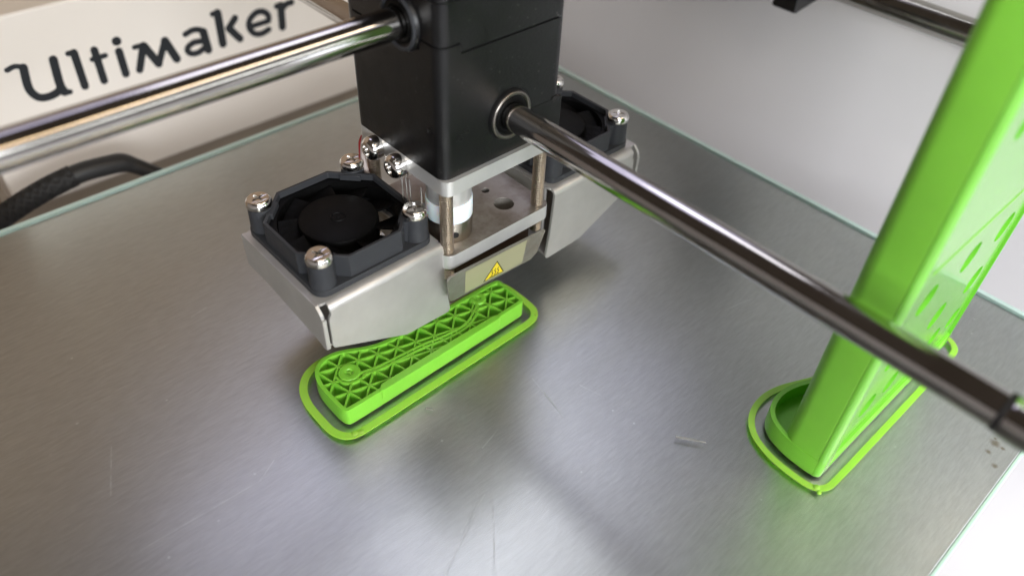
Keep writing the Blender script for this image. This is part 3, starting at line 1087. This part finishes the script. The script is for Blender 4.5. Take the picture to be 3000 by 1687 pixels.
def skirt(o_in, o_out, label, blobs):
    ob = MB()
    ob.add(prism(o_out, .01, .22, holes=[o_in[::-1]]), fn=G)
    for (bx, by, r_, hh) in blobs:
        ob.add(lathe([(r_, .02), (r_ * .95, .3 + hh * .4), (r_ * .55, .3 + hh * .9), (0, .3 + hh)], bx, by, 12), smooth=True, fn=G)
    o = ob.build("print_skirt", M_skirt)
    o['label'] = label
    o['category'] = "skirt"
    o['group'] = "skirt outlines round the prints"
    return o


skirt(sk_in, sk_out, "flat green skirt line on the glass encircling the low print with open infill", [(50.2, 99.3, .8, .08), (51.6, 98.7, .6, .06), (107.9, 100.0, .5, .05)])

# ------------------------------------------------------------------ the tall finished print
tp = empty("printed_part", G(150, 30, 0), "tall upright green print with round holes in its glossy face, standing before the side panel", "printed part")
foot = [(119.9, 24.2), (119.8, 27.5), (119.9, 30.5), (120.5, 34.0), (121.9, 37.4), (124.4, 39.6), (127.6, 40.7), (131.4, 40.9), (135.4, 40.0), (139.5, 38.2), (145, 35.6), (152, 34.2), (170, 34), (180, 34), (182.3, 33), (182.6, 30), (182.6, 25), (182, 23), (180, 22.6), (150, 22.6), (122, 22.7), (120.4, 23.0)]
fo1 = rounded(foot, 2)
MB().add(prism(fo1, .02, 5.2, holes=[offset(fo1, -1.1)[::-1]]), fn=G).build("foot_rim", M_green, tp)
MB().add(prism(offset(fo1, -.5), .03, 1.0), fn=G).build("foot_floor", M_green, tp)
# core body, open recessed panel with holes, frame of the front face
core = rrect(120.0, 182.0, 24.2, 33.4, (.3, .3, 2.5, 3.2), 8)
MB().add(prism(resample(core, 2.5), .8, 124), fn=G).build("body", M_green, tp, auto=30)
holes_c = [(171.2, 29.2, 4.2), (153.2, 46.0, 4.2), (171.6, 44.5, 4.2), (134.4, 45.5, 4.2), (152.9, 29.3, 4.0), (134.0, 29.5, 4.0), (174.0, 14.9, 3.4), (163.6, 15.0, 3.4), (153.4, 15.0, 3.4), (143.4, 14.6, 3.4), (133.0, 14.8, 3.6)]
pan = [(123.5, 1.0), (181.0, 1.0), (181.0, 79.0), (123.5, 79.0)]
MB().add(prism(pan, 23.25, 24.15, 'y', holes=[circle(a, b, r_ * .88, 28) for a, b, r_ in holes_c]), fn=G).build("face_panel", M_glossgreen, tp)
# frame with a rounded near edge
fx0, fx1, fy = 120.0, 182.0, 22.6
up_holes = [(131.0, 85.5, 2.6), (143, 90, 3.4), (157, 90, 3.4)]
fr = MB()
loop = [(124.0, .02), (fx1, .02), (fx1, 124), (124.0, 124)]
hl = [[(124.0 + .02, 1.0), (181.0, 1.0), (181.0, 79.0), (124.0 + .02, 79.0)]]
fr.add(prism(loop, fy, 24.18, 'y', holes=hl + [circle(a, b, r_, 28) for a, b, r_ in up_holes]), fn=G)
edge = [(124.0, 24.18), (fx0, 24.18)] + [(fx0 + 1.5 - 1.5 * math.cos(a), 24.1 - 1.5 * math.sin(a)) for a in [R(90) * k / 8 for k in range(9)]] + [(124.0, 22.6)]
fr.add(prism(edge, .02, 124), smooth=False, fn=G)
fo2 = fr.build("face_frame", M_glossgreen, tp, auto=30)
MB().add(box(124.2, 180.9, 23.12, 23.24, 55.7, 56.1), fn=G).build("panel_seam", M_green, tp)
tf_in = rounded(offset(chaikin(foot, 1), 2.3), 1)
tf_out = rounded(offset(chaikin(foot, 1), 3.8), 1)
skirt(tf_in, tf_out, "flat yellowish green skirt line on the glass encircling the foot of the tall print", [(117.9, 21.6, .75, .2), (117.2, 20.5, .5, .08)])

# ------------------------------------------------------------------ loose plastic scrap on the glass
def scrap(poly, h, label):
    o = MB().add(prism(poly, .02, h), fn=G).build("plastic_scrap", M_string, bevel=.05)
    o['label'] = label
    o['category'] = "scrap"
    o['group'] = "scraps on the glass"


scrap([(105.2, 50.9), (107.3, 48.4), (109.3, 45.2), (108.9, 44.8), (106.9, 47.6), (104.9, 50.4)], .14, "thin clear strip of plastic lying alone between the two green prints")
scrap([(66.9, 94.9), (68.2, 93.3), (67.9, 92.8), (67.2, 93.5), (66.5, 94.4)], .12, "tiny pale flake of plastic near the front edge of the low print")

# ------------------------------------------------------------------ bed cable
cb = empty("bed_cable", (30, 240, -12), "black braided cable with heat shrink end curving up behind the glass bed", "cable")
ctrl = [(-14, 240, -26), (4, 240, -15.6), (16.4, 240, -10.3), (21.7, 240, -8.5), (27.1, 240, -7), (32.4, 240, -5.8), (40.1, 240, -4.7)]
pb = spline(ctrl, 26)
MB().add(tube(pb, 4.2, 40, rfun=lambda i, th: 3.15 + .32 * max(math.sin(6 * th + i * .5), math.sin(6 * th - i * .5))), smooth=True).build("braided_sleeve", M_cable, cb)
ctrl2 = [(39.2, 240, -4.8), (44, 240, -4.7), (49.5, 240, -5.3), (54.9, 240, -6.3), (58.5, 239, -8.6), (65, 234, -13), (72, 228, -17)]
p2 = spline(ctrl2, 10)
rad2 = [3.15 if i < 30 else max(2.4, 3.15 - (i - 30) * .05) for i in range(len(p2))]
MB().add(tube(p2, rad2, 28), smooth=True).build("heat_shrink", M_shrink, cb)
